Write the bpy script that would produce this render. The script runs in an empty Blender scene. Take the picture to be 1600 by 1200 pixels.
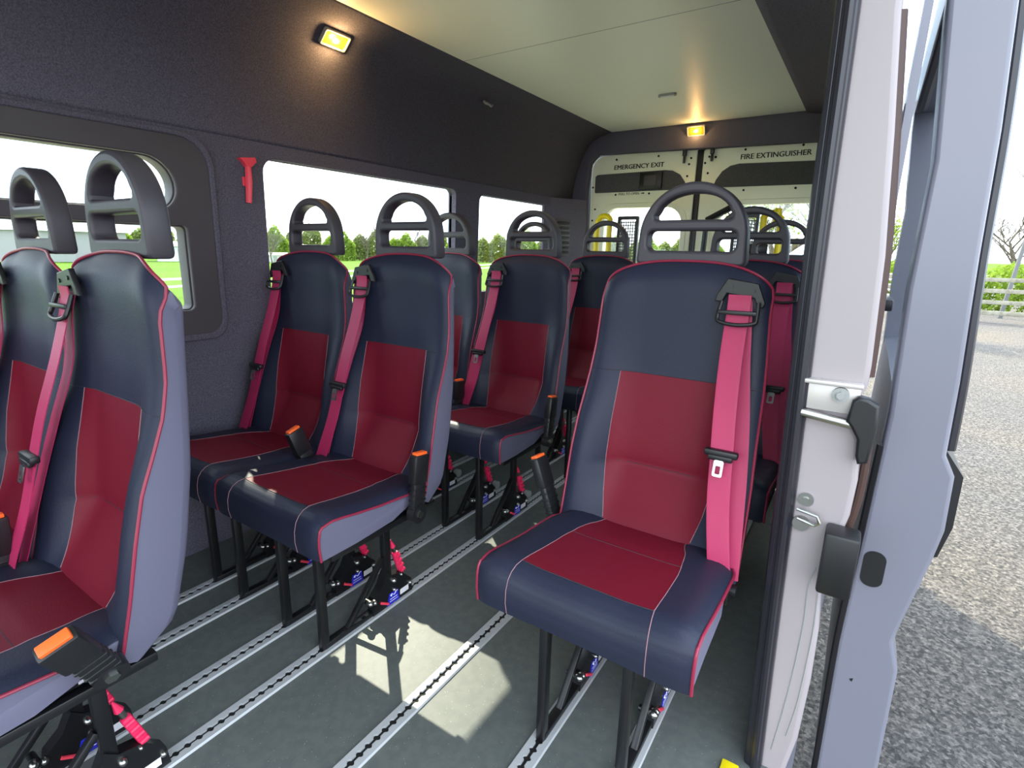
import bpy, bmesh, math, random
from mathutils import Vector, Matrix
random.seed(7)
SC = bpy.context.scene
COL = SC.collection

# ------------------------------------------------------------------ camera
CP = Vector((0.9566, -0.7665, 1.0817)); YAW, PIT, ROL, FPX = .5813, .2454, .0196, 830.43
fw = Vector((-math.sin(YAW)*math.cos(PIT), math.cos(YAW)*math.cos(PIT), -math.sin(PIT)))
rt = Vector((math.cos(YAW), math.sin(YAW), 0)); up = rt.cross(fw)
r2 = rt*math.cos(ROL)+up*math.sin(ROL); u2 = -rt*math.sin(ROL)+up*math.cos(ROL)
cd = bpy.data.cameras.new('camera'); cam = bpy.data.objects.new('camera', cd); COL.objects.link(cam)
cd.sensor_width = 36; cd.lens = 36*FPX/1600; cd.clip_start = .02; cd.clip_end = 600
cam.matrix_world = Matrix(((r2.x, u2.x, -fw.x, CP.x), (r2.y, u2.y, -fw.y, CP.y), (r2.z, u2.z, -fw.z, CP.z), (0, 0, 0, 1)))
SC.camera = cam

# ------------------------------------------------------------------ sky, sun, exposure
SKY = 2.1
w = bpy.data.worlds.new('World'); SC.world = w; w.use_nodes = True
nt = w.node_tree; nt.nodes.clear()
o_ = nt.nodes.new('ShaderNodeOutputWorld'); bg = nt.nodes.new('ShaderNodeBackground')
tc = nt.nodes.new('ShaderNodeTexCoord'); nz = nt.nodes.new('ShaderNodeTexNoise'); cr = nt.nodes.new('ShaderNodeValToRGB')
nz.inputs['Scale'].default_value = 3.0; nz.inputs['Detail'].default_value = 6
cr.color_ramp.elements[0].position = .38; cr.color_ramp.elements[0].color = (.50, .68, .86, 1)
cr.color_ramp.elements[1].position = .62; cr.color_ramp.elements[1].color = (.93, .96, 1, 1)
nt.links.new(tc.outputs['Generated'], nz.inputs['Vector']); nt.links.new(nz.outputs['Fac'], cr.inputs['Fac'])
nt.links.new(cr.outputs['Color'], bg.inputs['Color']); bg.inputs['Strength'].default_value = SKY
nt.links.new(bg.outputs['Background'], o_.inputs['Surface'])
sd = bpy.data.lights.new('sun', 'SUN'); sd.energy = 4.2; sd.angle = .0095; sd.color = (1, .93, .74)
sun = bpy.data.objects.new('sun', sd); COL.objects.link(sun); sun.location = (-6, 6, 8)
SAZ, SEL = (.76, -.65), math.radians(39.5)
sdir = Vector((SAZ[0]*math.cos(SEL), SAZ[1]*math.cos(SEL), -math.sin(SEL)))
sun.rotation_euler = sdir.to_track_quat('-Z', 'Y').to_euler()
vs = SC.view_settings; vs.view_transform = 'Standard'; vs.look = 'None'; vs.gamma = 1; vs.exposure = 1.3; vs.use_curve_mapping = False

# ------------------------------------------------------------------ materials
def srgb(c):
    return tuple(((x/255+.055)/1.055)**2.4 if x/255 > .04045 else x/255/12.92 for x in c)
def mat(name, col, rough=.5, metal=0, noise=None, bump=None, emit=None, spec=None, coat=0):
    """col: 0-255 sRGB. noise=(scale, col2, lo, hi); bump=(scale, strength)"""
    m = bpy.data.materials.new(name); m.use_nodes = True; n = m.node_tree.nodes; L = m.node_tree.links
    b = n['Principled BSDF']; c = srgb(col)+(1,)
    b.inputs['Base Color'].default_value = c; b.inputs['Roughness'].default_value = rough; b.inputs['Metallic'].default_value = metal
    if spec is not None: b.inputs['Specular IOR Level'].default_value = spec
    if coat: b.inputs['Coat Weight'].default_value = coat; b.inputs['Coat Roughness'].default_value = .15
    t = n.new('ShaderNodeTexCoord')
    if noise:
        x = n.new('ShaderNodeTexNoise'); x.inputs['Scale'].default_value = noise[0]; x.inputs['Detail'].default_value = 5
        r = n.new('ShaderNodeValToRGB'); r.color_ramp.elements[0].color = c; r.color_ramp.elements[1].color = srgb(noise[1])+(1,)
        r.color_ramp.elements[0].position = noise[2]; r.color_ramp.elements[1].position = noise[3]
        L.new(t.outputs['Object'], x.inputs['Vector']); L.new(x.outputs['Fac'], r.inputs['Fac']); L.new(r.outputs['Color'], b.inputs['Base Color'])
    if bump:
        x = n.new('ShaderNodeTexNoise'); x.inputs['Scale'].default_value = bump[0]; x.inputs['Detail'].default_value = 4
        k = n.new('ShaderNodeBump'); k.inputs['Strength'].default_value = bump[1]; k.inputs['Distance'].default_value = .002
        L.new(t.outputs['Object'], x.inputs['Vector']); L.new(x.outputs['Fac'], k.inputs['Height']); L.new(k.outputs['Normal'], b.inputs['Normal'])
    if emit: b.inputs['Emission Color'].default_value = srgb(emit[0])+(1,); b.inputs['Emission Strength'].default_value = emit[1]
    return m
def glass(name, tint, refl=.06):
    m = bpy.data.materials.new(name); m.use_nodes = True; n = m.node_tree.nodes; L = m.node_tree.links; n.clear()
    o = n.new('ShaderNodeOutputMaterial'); t = n.new('ShaderNodeBsdfTransparent'); g = n.new('ShaderNodeBsdfGlossy'); x = n.new('ShaderNodeMixShader')
    t.inputs['Color'].default_value = tint+(1,); g.inputs['Roughness'].default_value = .03; x.inputs['Fac'].default_value = refl
    L.new(t.outputs[0], x.inputs[1]); L.new(g.outputs[0], x.inputs[2]); L.new(x.outputs[0], o.inputs['Surface'])
    return m
LEATHER = mat('black_leather', (34, 38, 56), .48, spec=.3, bump=(260, .18))
MAROON = mat('maroon_leather', (108, 20, 38), .5, spec=.2, bump=(260, .15))
SIDEVINYL = mat('grey_black_vinyl', (103, 101, 120), .55, spec=.3, bump=(300, .15))
PIPING = mat('maroon_piping', (140, 35, 62), .4)
THREAD = mat('pink_thread', (150, 112, 120), .6); DARKTHREAD = mat('dark_thread', (44, 38, 46), .6)
WEB = mat('maroon_webbing', (172, 36, 84), .5, bump=(500, .2))
PLASTIC = mat('black_plastic', (64, 60, 67), .48, bump=(400, .08))
DARKPL = mat('dark_plastic', (26, 26, 28), .4)
STEELBLK = mat('black_steel', (20, 20, 22), .35)
CHROME = mat('bright_steel', (168, 168, 164), .28, 1)
ORANGE = mat('orange_button', (255, 104, 40), .4)
PINK = mat('red_pink_grip', (226, 40, 88), .45)
BLUE = mat('blue_sticker', (38, 44, 190), .4)
WHITE = mat('white_sticker', (232, 228, 232), .5)
REDP = mat('red_plastic', (244, 70, 90), .4)
ALU = mat('floor_rail_aluminium', (182, 184, 186), .5, .15, bump=(120, .1))
BLACK = mat('black_void', (10, 10, 10), .8)
CARPET = mat('charcoal_carpet', (107, 104, 119), .95, noise=(260, (80, 77, 88), .35, .7), bump=(500, .6), spec=.1)
TRIMPL = mat('matt_trim_plastic', (74, 69, 74), .55, bump=(300, .1))
RUBBER = mat('black_rubber', (35, 34, 41), .32)
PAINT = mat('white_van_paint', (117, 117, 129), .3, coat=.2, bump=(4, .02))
PILLARP = mat('lit_white_paint', (158, 149, 151), .4)  # same white paint as the door, lightened to carry the pillar's stronger light
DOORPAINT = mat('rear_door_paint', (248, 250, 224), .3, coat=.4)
GREYPANEL = mat('grey_carpet_panel', (85, 85, 88), .9, noise=(200, (69, 69, 74), .4, .7))
PANEL = mat('white_ceiling_panel', (246, 248, 232), .46, spec=1.0)
GREY = mat('grey_plastic', (150, 152, 150), .45)
YELLOW = mat('yellow_paint', (238, 214, 20), .35)
GLASS = glass('clear_glass', (.95, .97, .96)); TINT = glass('tinted_glass', (.55, .6, .64), .12)
LENS = mat('lamp_lens', (238, 140, 44), .25, emit=((255, 140, 30), .18))
BULB = mat('lamp_bulb', (255, 220, 140), .3, emit=((255, 180, 60), 2.2))
BROWN = mat('brown_rubber', (66, 44, 38), .5)
WOOD = mat('weathered_timber', (152, 149, 133), .8, noise=(8, (121, 115, 98), .4, .7))
BARK = mat('bark', (96, 88, 74), .9)
def leafmat(name, col):
    m = mat(name, col, .8, spec=.1); n = m.node_tree.nodes; L = m.node_tree.links
    t = n.new('ShaderNodeBsdfTranslucent'); t.inputs['Color'].default_value = srgb(col)+(1,); x = n.new('ShaderNodeMixShader'); x.inputs['Fac'].default_value = .5
    L.new(n['Principled BSDF'].outputs[0], x.inputs[1]); L.new(t.outputs[0], x.inputs[2]); L.new(x.outputs[0], n['Material Output'].inputs['Surface']); return m
LEAF = leafmat('spring_leaf', (136, 160, 60)); LEAF2 = leafmat('pale_leaf', (138, 150, 84))
POLE = mat('galvanised_pole', (104, 105, 106), .6, .1)
BARNM = mat('barn_cladding', (150, 148, 150), .7); ROOFM = mat('pale_roof', (214, 216, 220), .6)
# floor vinyl with fine sparkle
FLOORM = mat('safety_floor_vinyl', (98, 102, 99), .45, spec=.2, noise=(40, (91, 96, 94), .4, .6), bump=(350, .12))
n = FLOORM.node_tree.nodes; L = FLOORM.node_tree.links; b = n['Principled BSDF']
v = n.new('ShaderNodeTexVoronoi'); v.inputs['Scale'].default_value = 95; t = n.new('ShaderNodeTexCoord'); L.new(t.outputs['Object'], v.inputs['Vector'])
r = n.new('ShaderNodeValToRGB'); r.color_ramp.elements[0].position = .05; r.color_ramp.elements[0].color = (.75, .75, .72, 1); r.color_ramp.elements[1].position = .09; r.color_ramp.elements[1].color = (0, 0, 0, 1)
L.new(v.outputs['Distance'], r.inputs['Fac']); mx = n.new('ShaderNodeMix'); mx.data_type = 'RGBA'; mx.blend_type = 'ADD'; mx.inputs[0].default_value = .35
src = b.inputs['Base Color'].links[0].from_socket; L.new(src, mx.inputs[6]); L.new(r.outputs['Color'], mx.inputs[7]); L.new(mx.outputs[2], b.inputs['Base Color'])
# gravel and grass
GRAVEL = mat('gravel', (86, 83, 83), .9, noise=(.35, (99, 92, 82), .35, .65))
n = GRAVEL.node_tree.nodes; L = GRAVEL.node_tree.links; b = n['Principled BSDF']
v = n.new('ShaderNodeTexNoise'); v.inputs['Scale'].default_value = 48; v.inputs['Detail'].default_value = 9; v.inputs['Roughness'].default_value = .85; t = n.new('ShaderNodeTexCoord'); L.new(t.outputs['Object'], v.inputs['Vector'])
r = n.new('ShaderNodeValToRGB'); r.color_ramp.elements[0].position = .40; r.color_ramp.elements[0].color = (.3, .3, .31, 1); r.color_ramp.elements[1].position = .62; r.color_ramp.elements[1].color = (1.7, 1.7, 1.7, 1)
L.new(v.outputs['Fac'], r.inputs['Fac']); mx = n.new('ShaderNodeMix'); mx.data_type = 'RGBA'; mx.blend_type = 'MULTIPLY'; mx.inputs[0].default_value = 1
src = b.inputs['Base Color'].links[0].from_socket; L.new(src, mx.inputs[6]); L.new(r.outputs['Color'], mx.inputs[7]); L.new(mx.outputs[2], b.inputs['Base Color'])
v2 = n.new('ShaderNodeTexVoronoi'); v2.inputs['Scale'].default_value = 75; L.new(t.outputs['Object'], v2.inputs['Vector'])
r2_ = n.new('ShaderNodeValToRGB'); r2_.color_ramp.elements[0].position = .2; r2_.color_ramp.elements[0].color = (.45, .44, .43, 1); r2_.color_ramp.elements[1].position = .9; r2_.color_ramp.elements[1].color = (1.9, 1.85, 1.75, 1)
L.new(v2.outputs['Color'], r2_.inputs['Fac']); mx2 = n.new('ShaderNodeMix'); mx2.data_type = 'RGBA'; mx2.blend_type = 'MULTIPLY'; mx2.inputs[0].default_value = 1
L.new(mx.outputs[2], mx2.inputs[6]); L.new(r2_.outputs['Color'], mx2.inputs[7]); L.new(mx2.outputs[2], b.inputs['Base Color'])
k = n.new('ShaderNodeBump'); k.inputs['Distance'].default_value = .02; k.inputs['Strength'].default_value = .8; L.new(v.outputs['Fac'], k.inputs['Height']); L.new(k.outputs['Normal'], b.inputs['Normal'])
BOUNCE = mat('pale_bounce_ground', (186, 184, 156), .9, noise=(1.2, (174, 171, 143), .35, .65), spec=.1)  # pale colour for the added bounce strip, tints the ceiling light
GRASS = mat('bright_grass', (74, 108, 4), .9, noise=(.25, (86, 116, 12), .35, .65), spec=.1)

# ------------------------------------------------------------------ mesh helpers
class MB:
    def __init__(s): s.bm = bmesh.new(); s.mi = 0
    def _tag(s, faces):
        for f in faces: f.material_index = s.mi; f.smooth = True
    def box(s, c, d, bev=0, rot=None):
        r = bmesh.ops.create_cube(s.bm, size=1)['verts']
        M = Matrix.Translation(c) @ (rot.to_4x4() if rot else Matrix.Identity(4)) @ Matrix.Diagonal((d[0], d[1], d[2], 1))
        bmesh.ops.transform(s.bm, matrix=M, verts=r)
        fs = list({f for x in r for f in x.link_faces})
        s._tag(fs)
        if bev:
            es = list({e for x in r for e in x.link_edges})
            q = bmesh.ops.bevel(s.bm, geom=es, offset=bev, segments=2, affect='EDGES', profile=.5)
            s._tag(q['faces'])
        return s
    def cyl(s, p0, p1, r0, r1=None, n=12):
        p0, p1 = Vector(p0), Vector(p1); d = p1-p0
        r = bmesh.ops.create_cone(s.bm, cap_ends=True, segments=n, radius1=r0, radius2=r0 if r1 is None else r1, depth=d.length)['verts']
        bmesh.ops.transform(s.bm, matrix=Matrix.Translation((p0+p1)/2) @ d.to_track_quat('Z', 'Y').to_matrix().to_4x4(), verts=r)
        s._tag({f for x in r for f in x.link_faces}); return s
    def ball(s, c, r, sc=(1, 1, 1)):
        q = bmesh.ops.create_uvsphere(s.bm, u_segments=12, v_segments=8, radius=r)['verts']
        bmesh.ops.transform(s.bm, matrix=Matrix.Translation(c) @ Matrix.Diagonal((*sc, 1)), verts=q)
        s._tag({f for x in q for f in x.link_faces}); return s
    def tube(s, pts, r, n=8, closed=False):
        pts = [Vector(p) for p in pts]; N = len(pts); rings = []; prev = None
        for i, p in enumerate(pts):
            a = pts[(i-1) % N] if (closed or i) else p; c = pts[(i+1) % N] if (closed or i < N-1) else p
            t = (c-a).normalized()
            if prev is None: x = t.orthogonal().normalized()
            else:
                x = (prev-t*prev.dot(t))
                x = x.normalized() if x.length > 1e-6 else t.orthogonal().normalized()
            prev = x; y = t.cross(x); rr = r(i/(N-1)) if callable(r) else r
            rings.append([s.bm.verts.new(p+(x*math.cos(2*math.pi*j/n)+y*math.sin(2*math.pi*j/n))*rr) for j in range(n)])
        fs = []
        for i in range(N if closed else N-1):
            A, B = rings[i], rings[(i+1) % N]
            for j in range(n): fs.append(s.bm.faces.new((A[j], A[(j+1) % n], B[(j+1) % n], B[j])))
        if not closed: fs += [s.bm.faces.new(rings[0][::-1]), s.bm.faces.new(rings[-1])]
        s._tag(fs); return s
    def prism(s, poly, axis, a, b):
        """poly in the plane normal to axis ('x': (y,z); 'y': (x,z); 'z': (x,y)), extruded a..b"""
        def P(p, t): return {'x': (t, p[0], p[1]), 'y': (p[0], t, p[1]), 'z': (p[0], p[1], t)}[axis]
        A = [s.bm.verts.new(P(p, a)) for p in poly]; B = [s.bm.verts.new(P(p, b)) for p in poly]; N = len(poly)
        fs = [s.bm.faces.new(A[::-1]), s.bm.faces.new(B)]+[s.bm.faces.new((A[i], A[(i+1) % N], B[(i+1) % N], B[i])) for i in range(N)]
        s._tag(fs); return s
    def strip(s, rows):
        """rows: list of equal-length point lists -> grid"""
        V = [[s.bm.verts.new(p) for p in r] for r in rows]; fs = []
        for i in range(len(V)-1):
            for j in range(len(V[0])-1): fs.append(s.bm.faces.new((V[i][j], V[i][j+1], V[i+1][j+1], V[i+1][j])))
        s._tag(fs); return V
    def ribbon(s, pts, width, th=.0016, wd=(1, 0, 0)):
        pts = smooth_path(pts, 6); W = Vector(wd).normalized(); prof = []
        K = 8; rows = []
        for i, p in enumerate(pts):
            a = pts[max(i-1, 0)]; c = pts[min(i+1, len(pts)-1)]; t = (c-a).normalized(); nrm = t.cross(W).normalized()
            fr = [p+W*(width*(j/K-.5))+nrm*(th/2+(.0007 if j % 2 else 0)) for j in range(K+1)]
            bk = [p+W*(width*(j/K-.5))-nrm*(th/2) for j in range(K, -1, -1)]
            rows.append(fr+bk+[fr[0]])
        s.strip(rows); bmesh.ops.remove_doubles(s.bm, verts=s.bm.verts, dist=1e-6); return s
    def mesh(s, mats, fix=True):
        if fix: bmesh.ops.recalc_face_normals(s.bm, faces=s.bm.faces)
        m = bpy.data.meshes.new('m'); s.bm.to_mesh(m); s.bm.free()
        for x in (mats if isinstance(mats, (list, tuple)) else [mats]): m.materials.append(x)
        try: m.set_sharp_from_angle(angle=math.radians(38))
        except Exception: pass
        return m
def smooth_path(pts, k):
    P = [Vector(p) for p in pts]; out = []
    for i in range(len(P)-1):
        p0, p1, p2, p3 = P[max(i-1, 0)], P[i], P[i+1], P[min(i+2, len(P)-1)]
        for j in range(k):
            t = j/k; out.append(.5*((2*p1)+(p2-p0)*t+(2*p0-5*p1+4*p2-p3)*t*t+(3*p1-p0-3*p2+p3)*t**3))
    out.append(P[-1]); return out
def panel(outlines, depth, bev=0, m=None, mats=None):
    """flat plate with holes: curve fill, first outline outer, the rest holes; lies in XY, thickness along Z"""
    c = bpy.data.curves.new('c', 'CURVE'); c.dimensions = '2D'; c.fill_mode = 'BOTH'; c.extrude = max(depth/2-bev, .0001)
    c.bevel_depth = bev; c.bevel_resolution = 2; c.offset = -bev
    for ol in outlines:
        sp = c.splines.new('POLY'); sp.points.add(len(ol)-1); sp.use_cyclic_u = True
        for q, p in zip(sp.points, ol): q.co = (p[0], p[1], 0, 1)
    return curve_mesh(c, m, mats)
def text(body, size, depth, m=None, mats=None, align='LEFT'):
    c = bpy.data.curves.new('t', 'FONT'); c.body = body; c.size = size; c.extrude = depth/2; c.align_x = align; c.resolution_u = 3
    return curve_mesh(c, m, mats)
def curve_mesh(c, m, mats):
    o = bpy.data.objects.new('tmp', c); COL.objects.link(o); bpy.context.view_layer.update()
    dg = bpy.context.evaluated_depsgraph_get(); me = bpy.data.meshes.new_from_object(o.evaluated_get(dg))
    bpy.data.objects.remove(o); bpy.data.curves.remove(c)
    if m is not None: me.transform(m)
    me.materials.clear()
    for x in (mats if isinstance(mats, (list, tuple)) else [mats]): me.materials.append(x)
    for p in me.polygons: p.use_smooth = True
    try: me.set_sharp_from_angle(angle=math.radians(38))
    except Exception: pass
    return me
def rrect(x0, y0, x1, y1, r, k=6):
    R = r if isinstance(r, (list, tuple)) else (r,)*4; out = []   # order: bl, br, tr, tl
    for (cx, cy, a, q) in ((x0+R[0], y0+R[0], 180, R[0]), (x1-R[1], y0+R[1], 270, R[1]), (x1-R[2], y1-R[2], 0, R[2]), (x0+R[3], y1-R[3], 90, R[3])):
        for i in range(k+1):
            t = math.radians(a+90*i/k); out.append((cx+q*math.cos(t), cy+q*math.sin(t)))
    return out
XZ = lambda y: Matrix(((1, 0, 0, 0), (0, 0, -1, y), (0, 1, 0, 0), (0, 0, 0, 1)))     # plate in x-z plane facing -y
def YZ(x, k=0, xr=None):                                                             # plate in y-z plane, x = x + k*z
    return Matrix(((0, k, 1, x), (1, 0, 0, 0), (0, 1, 0, 0), (0, 0, 0, 1)))
def ob(name, me, parent=None, loc=None, **props):
    o = bpy.data.objects.new(name, me); COL.objects.link(o); me.name = name
    if parent: o.parent = parent
    if loc: o.location = loc
    for k, x in props.items(): o[k] = x
    return o
def empty(name, loc=(0, 0, 0)):
    o = bpy.data.objects.new(name, None); COL.objects.link(o); o.location = loc; o.empty_display_size = .05; return o
def tag(o, label, cat, group=None):
    o['label'] = label; o['category'] = cat
    if group: o['group'] = group
    return o
def struct(name, me, **k): return ob(name, me, kind='structure', **k)
def kids(o): return [c for c in bpy.data.objects if c.parent == o]
def copy_tree(o, parent=None):
    c = o.copy(); COL.objects.link(c); c.parent = parent
    for ch in kids(o): copy_tree(ch, c)
    return c
def lerp_tab(tab, z):
    if z <= tab[0][0]: return tab[0][1]
    for (a, x), (b2, y) in zip(tab, tab[1:]):
        if z <= b2:
            t = (z-a)/(b2-a); return x+(y-x)*t
    return tab[-1][1]
def sst(a, b2, t):
    t = min(max((t-a)/(b2-a), 0), 1); return t*t*(3-2*t)

# ------------------------------------------------------------------ the van's inside
TR = [-.6975, -.543, -.319, -.151, .179, .487, .676]
Y0, Y1 = -2.3, 2.80
mb = MB(); mb.box((0, (Y0+2.95)/2, -.06), (1.86, 2.95-Y0, .12)); struct('floor', mb.mesh(FLOORM))
mb = MB(); mb.box((0, .2, -.2), (1.86, 5.4, .12)); struct('trim_1', mb.mesh(DARKPL))     # underbody
# ceiling: carpeted roof lining, white panel inset
cove = [(.879, 1.43), (.868, 1.52), (.832, 1.66), (.785, 1.755), (.725, 1.815), (.60, 1.853)]
def cove_mesh(sg, xe, y0, y1, pts):
    mb = MB(); P = smooth_path([(x*sg if i < len(pts)-1 else xe, 0, z) for i, (x, z) in enumerate(pts)], 5)
    mb.strip([[(p.x, y, p.z) for p in P] for y in (y0, y1)])
    m = mb.mesh(CARPET); return m
def solid(o, t, off=1):
    md = o.modifiers.new('thickness', 'SOLIDIFY'); md.thickness = t; md.offset = off; return o
ceil = struct('ceiling', (lambda mb: (mb.box((0, (Y0+2.86)/2, 1.885), (1.5, 2.86-Y0, .05)), mb.mesh(CARPET))[1])(MB()))
PX0, PX1, PY1 = -.605, .54, 2.745
mb = MB(); mb.box(((PX0+PX1)/2, (Y0+PY1)/2, 1.856), (PX1-PX0, PY1-Y0, .012), .002); struct('trim_2', mb.mesh(PANEL))
mb = MB(); mb.box(((PX0+PX1)/2, 1.19, 1.8498), (PX1-PX0, .003, .0006)); ob('seam', mb.mesh(GREY), bpy.data.objects['trim_2'])
lc = struct('wall_left_cove', cove_mesh(-1, -.60, Y0, 2.80, cove)); solid(lc, .012, 1)
rc = struct('wall_right_cove', cove_mesh(1, .535, .33, 2.80, cove)); solid(rc, .012, -1)
hc = struct('trim_10', cove_mesh(1, .535, Y0, .335, [(.85, 1.62)]+cove[2:])); solid(hc, .012, -1)

# wall with the three windows
WK, WX = .035, -.93
wy = lambda x, k=WK: YZ(x, k)
W1 = (-1.30, .85, .150, 1.352); W2 = (.410, .850, 1.475, 1.382); W3 = (1.675, .850, 2.50, 1.376)
h1 = rrect(*W1, (.04, .05, .10, .04)); h2 = rrect(*W2, (.04, .05, .03, .05)); h3 = rrect(*W3, .04)
wl = struct('wall_left', panel([rrect(Y0, 0, 2.82, 1.45, .002), h1, h2, h3], .05, 0, YZ(WX-.025, WK), CARPET))
for i, (W, hole) in enumerate(((W1, h1), (W2, h2), (W3, h3))):
    nm = 'window_%d' % (i+1)
    g = (W[0]-.012, W[1]-.012, W[2]+.012, W[3]+.012)
    win = struct(nm, panel([rrect(*g, .05), hole], .02, .003, YZ(WX-.035, WK), RUBBER)) if i else \
        struct(nm, panel([rrect(W[0]-.1, W[1]-.06, .215, 1.405, (.05, .05, .09, .05), 8), rrect(W[0], .872, .128, 1.140, (.01, .02, .015, .01)),
                          rrect(W[0], 1.183, .108, 1.338, (.02, .065, .085, .02), 10)], .016, .004, YZ(WX+.004, WK), TRIMPL))
    if i == 0:
        ob('surround_lip', panel([rrect(W[0]-.12, W[1]-.08, .232, 1.42, (.05, .06, .10, .05), 8), rrect(W[0]-.098, W[1]-.058, .213, 1.403, (.05, .05, .09, .05), 8)], .024, .005, YZ(WX+.004, WK), CARPET), win)
        ob('frame_reveal', panel([rrect(W[0]-.01, .862, .140, 1.150, .02), rrect(W[0], .876, .124, 1.136, .015)], .05, .002, YZ(WX-.03, WK), TRIMPL), win)
        ob('frame_reveal', panel([rrect(W[0]-.01, 1.173, .120, 1.348, (.03, .075, .095, .03), 10), rrect(W[0], 1.187, .104, 1.334, (.02, .06, .08, .02), 10)], .05, .002, YZ(WX-.03, WK), TRIMPL), win)
    ob('glass_pane', panel([rrect(*g, .05)], .004, 0, YZ(WX-.045, WK), GLASS), win)

# right wall (rear of the sliding door), rear pillar linings and header
W4 = (.80, .85, 2.45, 1.376); h4 = rrect(*W4, .05)  # unseen window, added so more daylight reaches ceiling and rear doors
struct('wall_right', panel([rrect(.36, 0, 2.82, 1.45, .002), h4], .03, 0, YZ(.948, -WK), CARPET))
win = struct('window_4', panel([rrect(W4[0]-.012, W4[1]-.012, W4[2]+.012, W4[3]+.012, .05), h4], .016, .003, YZ(.955, -WK), RUBBER))
ob('glass_pane', panel([rrect(W4[0]-.012, W4[1]-.012, W4[2]+.012, W4[3]+.012, .05)], .004, 0, YZ(.958, -WK), GLASS), win)
struct('wall_rear', panel([[(-.93, 0), (-.93, 1.43), (-.87, 1.62), (-.76, 1.80), (-.62, 1.87), (.56, 1.87), (.76, 1.80), (.87, 1.62), (.93, 1.43), (.93, 0), (.78, 0), (.775, 1.55), (.72, 1.69), (-.70, 1.722), (-.755, 1.67), (-.772, 1.5), (-.775, 0)]],
                          .05, .004, XZ(2.775), CARPET))
# corner lining that carries the louvre, chamfering the left rear corner
mb = MB(); mb.prism([(-.915, 2.40), (-.90, 2.40), (-.765, 2.75), (-.915, 2.76)], 'z', 0, 1.43); struct('trim_3', mb.mesh(CARPET))
t = empty('louvre_vent', (-.8465, 2.56, 1.06)); t.rotation_euler = (0, 0, math.radians(68.9)-math.pi/2+math.radians(90))
tag(t, 'black slatted louvre vent on the carpeted corner beside the left rear door', 'vent')
mb = MB(); mb.box((0, -.006, .115), (.13, .012, .25), .004); ob('vent_plate', mb.mesh(TRIMPL), t)
for i in range(7):
    mb = MB(); mb.box((0, -.016, .02+.032*i), (.105, .012, .014), .003, Matrix.Rotation(.5, 3, 'X')); ob('slat', mb.mesh(DARKPL), t)

# floor rails
for i, x in enumerate(TR):
    mb = MB(); pts = []; y = -1.6; rows = []
    for sg in (-1, 1):
        rows = []; k = 0; y = -1.9
        while y < 2.60:
            ph = (y*40) % 1; ww = .0045+.0055*max(0, math.cos((ph-.5)*2*math.pi))
            rows.append([(x+sg*.024, y, -.002), (x+sg*.0225, y, .005), (x+sg*.0215, y, .006), (x+sg*ww, y, .006), (x+sg*ww, y, .0012)]); y += .025/8
        mb.strip(rows)
    o = ob('floor_rail', mb.mesh(ALU))
    pos = ['first', 'second', 'third', 'fourth', 'fifth', 'sixth', 'seventh'][i]
    extra = ['nearest the windowed wall, under the window seats', 'under the window seats, one in from the windowed wall', 'under the aisle-side seats of the pairs, wall side',
             'under the aisle-side seats of the pairs, aisle side', 'running alone down the open aisle', 'under the single seats, on their aisle side', 'under the single seats, nearest the open side door'][i]
    tag(o, 'slotted aluminium floor rail '+extra, 'floor rail', 'slotted floor rails')
    mb = MB(); mb.box((x, .35, .0006), (.03, 4.5, .0012)); ob('slot', mb.mesh(BLACK), o)

# ------------------------------------------------------------------ seats
HW = [(.40, .215), (.60, .213), (.80, .203), (.95, .193), (1.07, .189)]
YP = [(.40, .232), (.50, .258), (.60, .280), (.68, .302), (.74, .328), (.80, .352), (.86, .366), (.95, .372), (1.02, .370), (1.07, .368)]
YC = [(.40, .240), (.447, .258), (.50, .296), (.57, .335), (.60, .337), (.70, .350), (.80, .362), (.90, .370), (1.0, .374), (1.07, .376)]
YR = [(.385, .275), (.43, .335), (.55, .367), (.70, .395), (.85, .411), (.98, .424), (1.07, .424)]
WM = [(.40, .100), (.447, .106), (.50, .120), (.57, .130), (.68, .128), (.80, .124), (1.1, .124)]
def ztop(u): return .998+.068*max(1-abs(u)**2.5, 0)**.5
def yfront(u, z):
    a = abs(u); wt = sst(.42, .86, a)
    y = lerp_tab(YC, z)*(1-wt)+(lerp_tab(YP, z)-.007)*wt
    if a > .86: y += .010*((a-.86)/.14)**2
    d = (ztop(min(a, .995))-z)/.055
    if d < 1: y += .024*(1-max(d, 0))**2
    if z < .80: y += .0035*math.exp(-((z-.575)/.012)**2)*(1-wt)
    return y
FU = [0, .02, .055, .11, .19, .30, .46, .70]
def ucols(z):
    um = lerp_tab(WM, z)/lerp_tab(HW, z); L_ = [-1+(1-um)*f for f in FU]+[-um]; inn = [-um+2*um*k/10 for k in range(1, 10)]
    return L_+inn+[-x for x in L_[::-1]]
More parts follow.
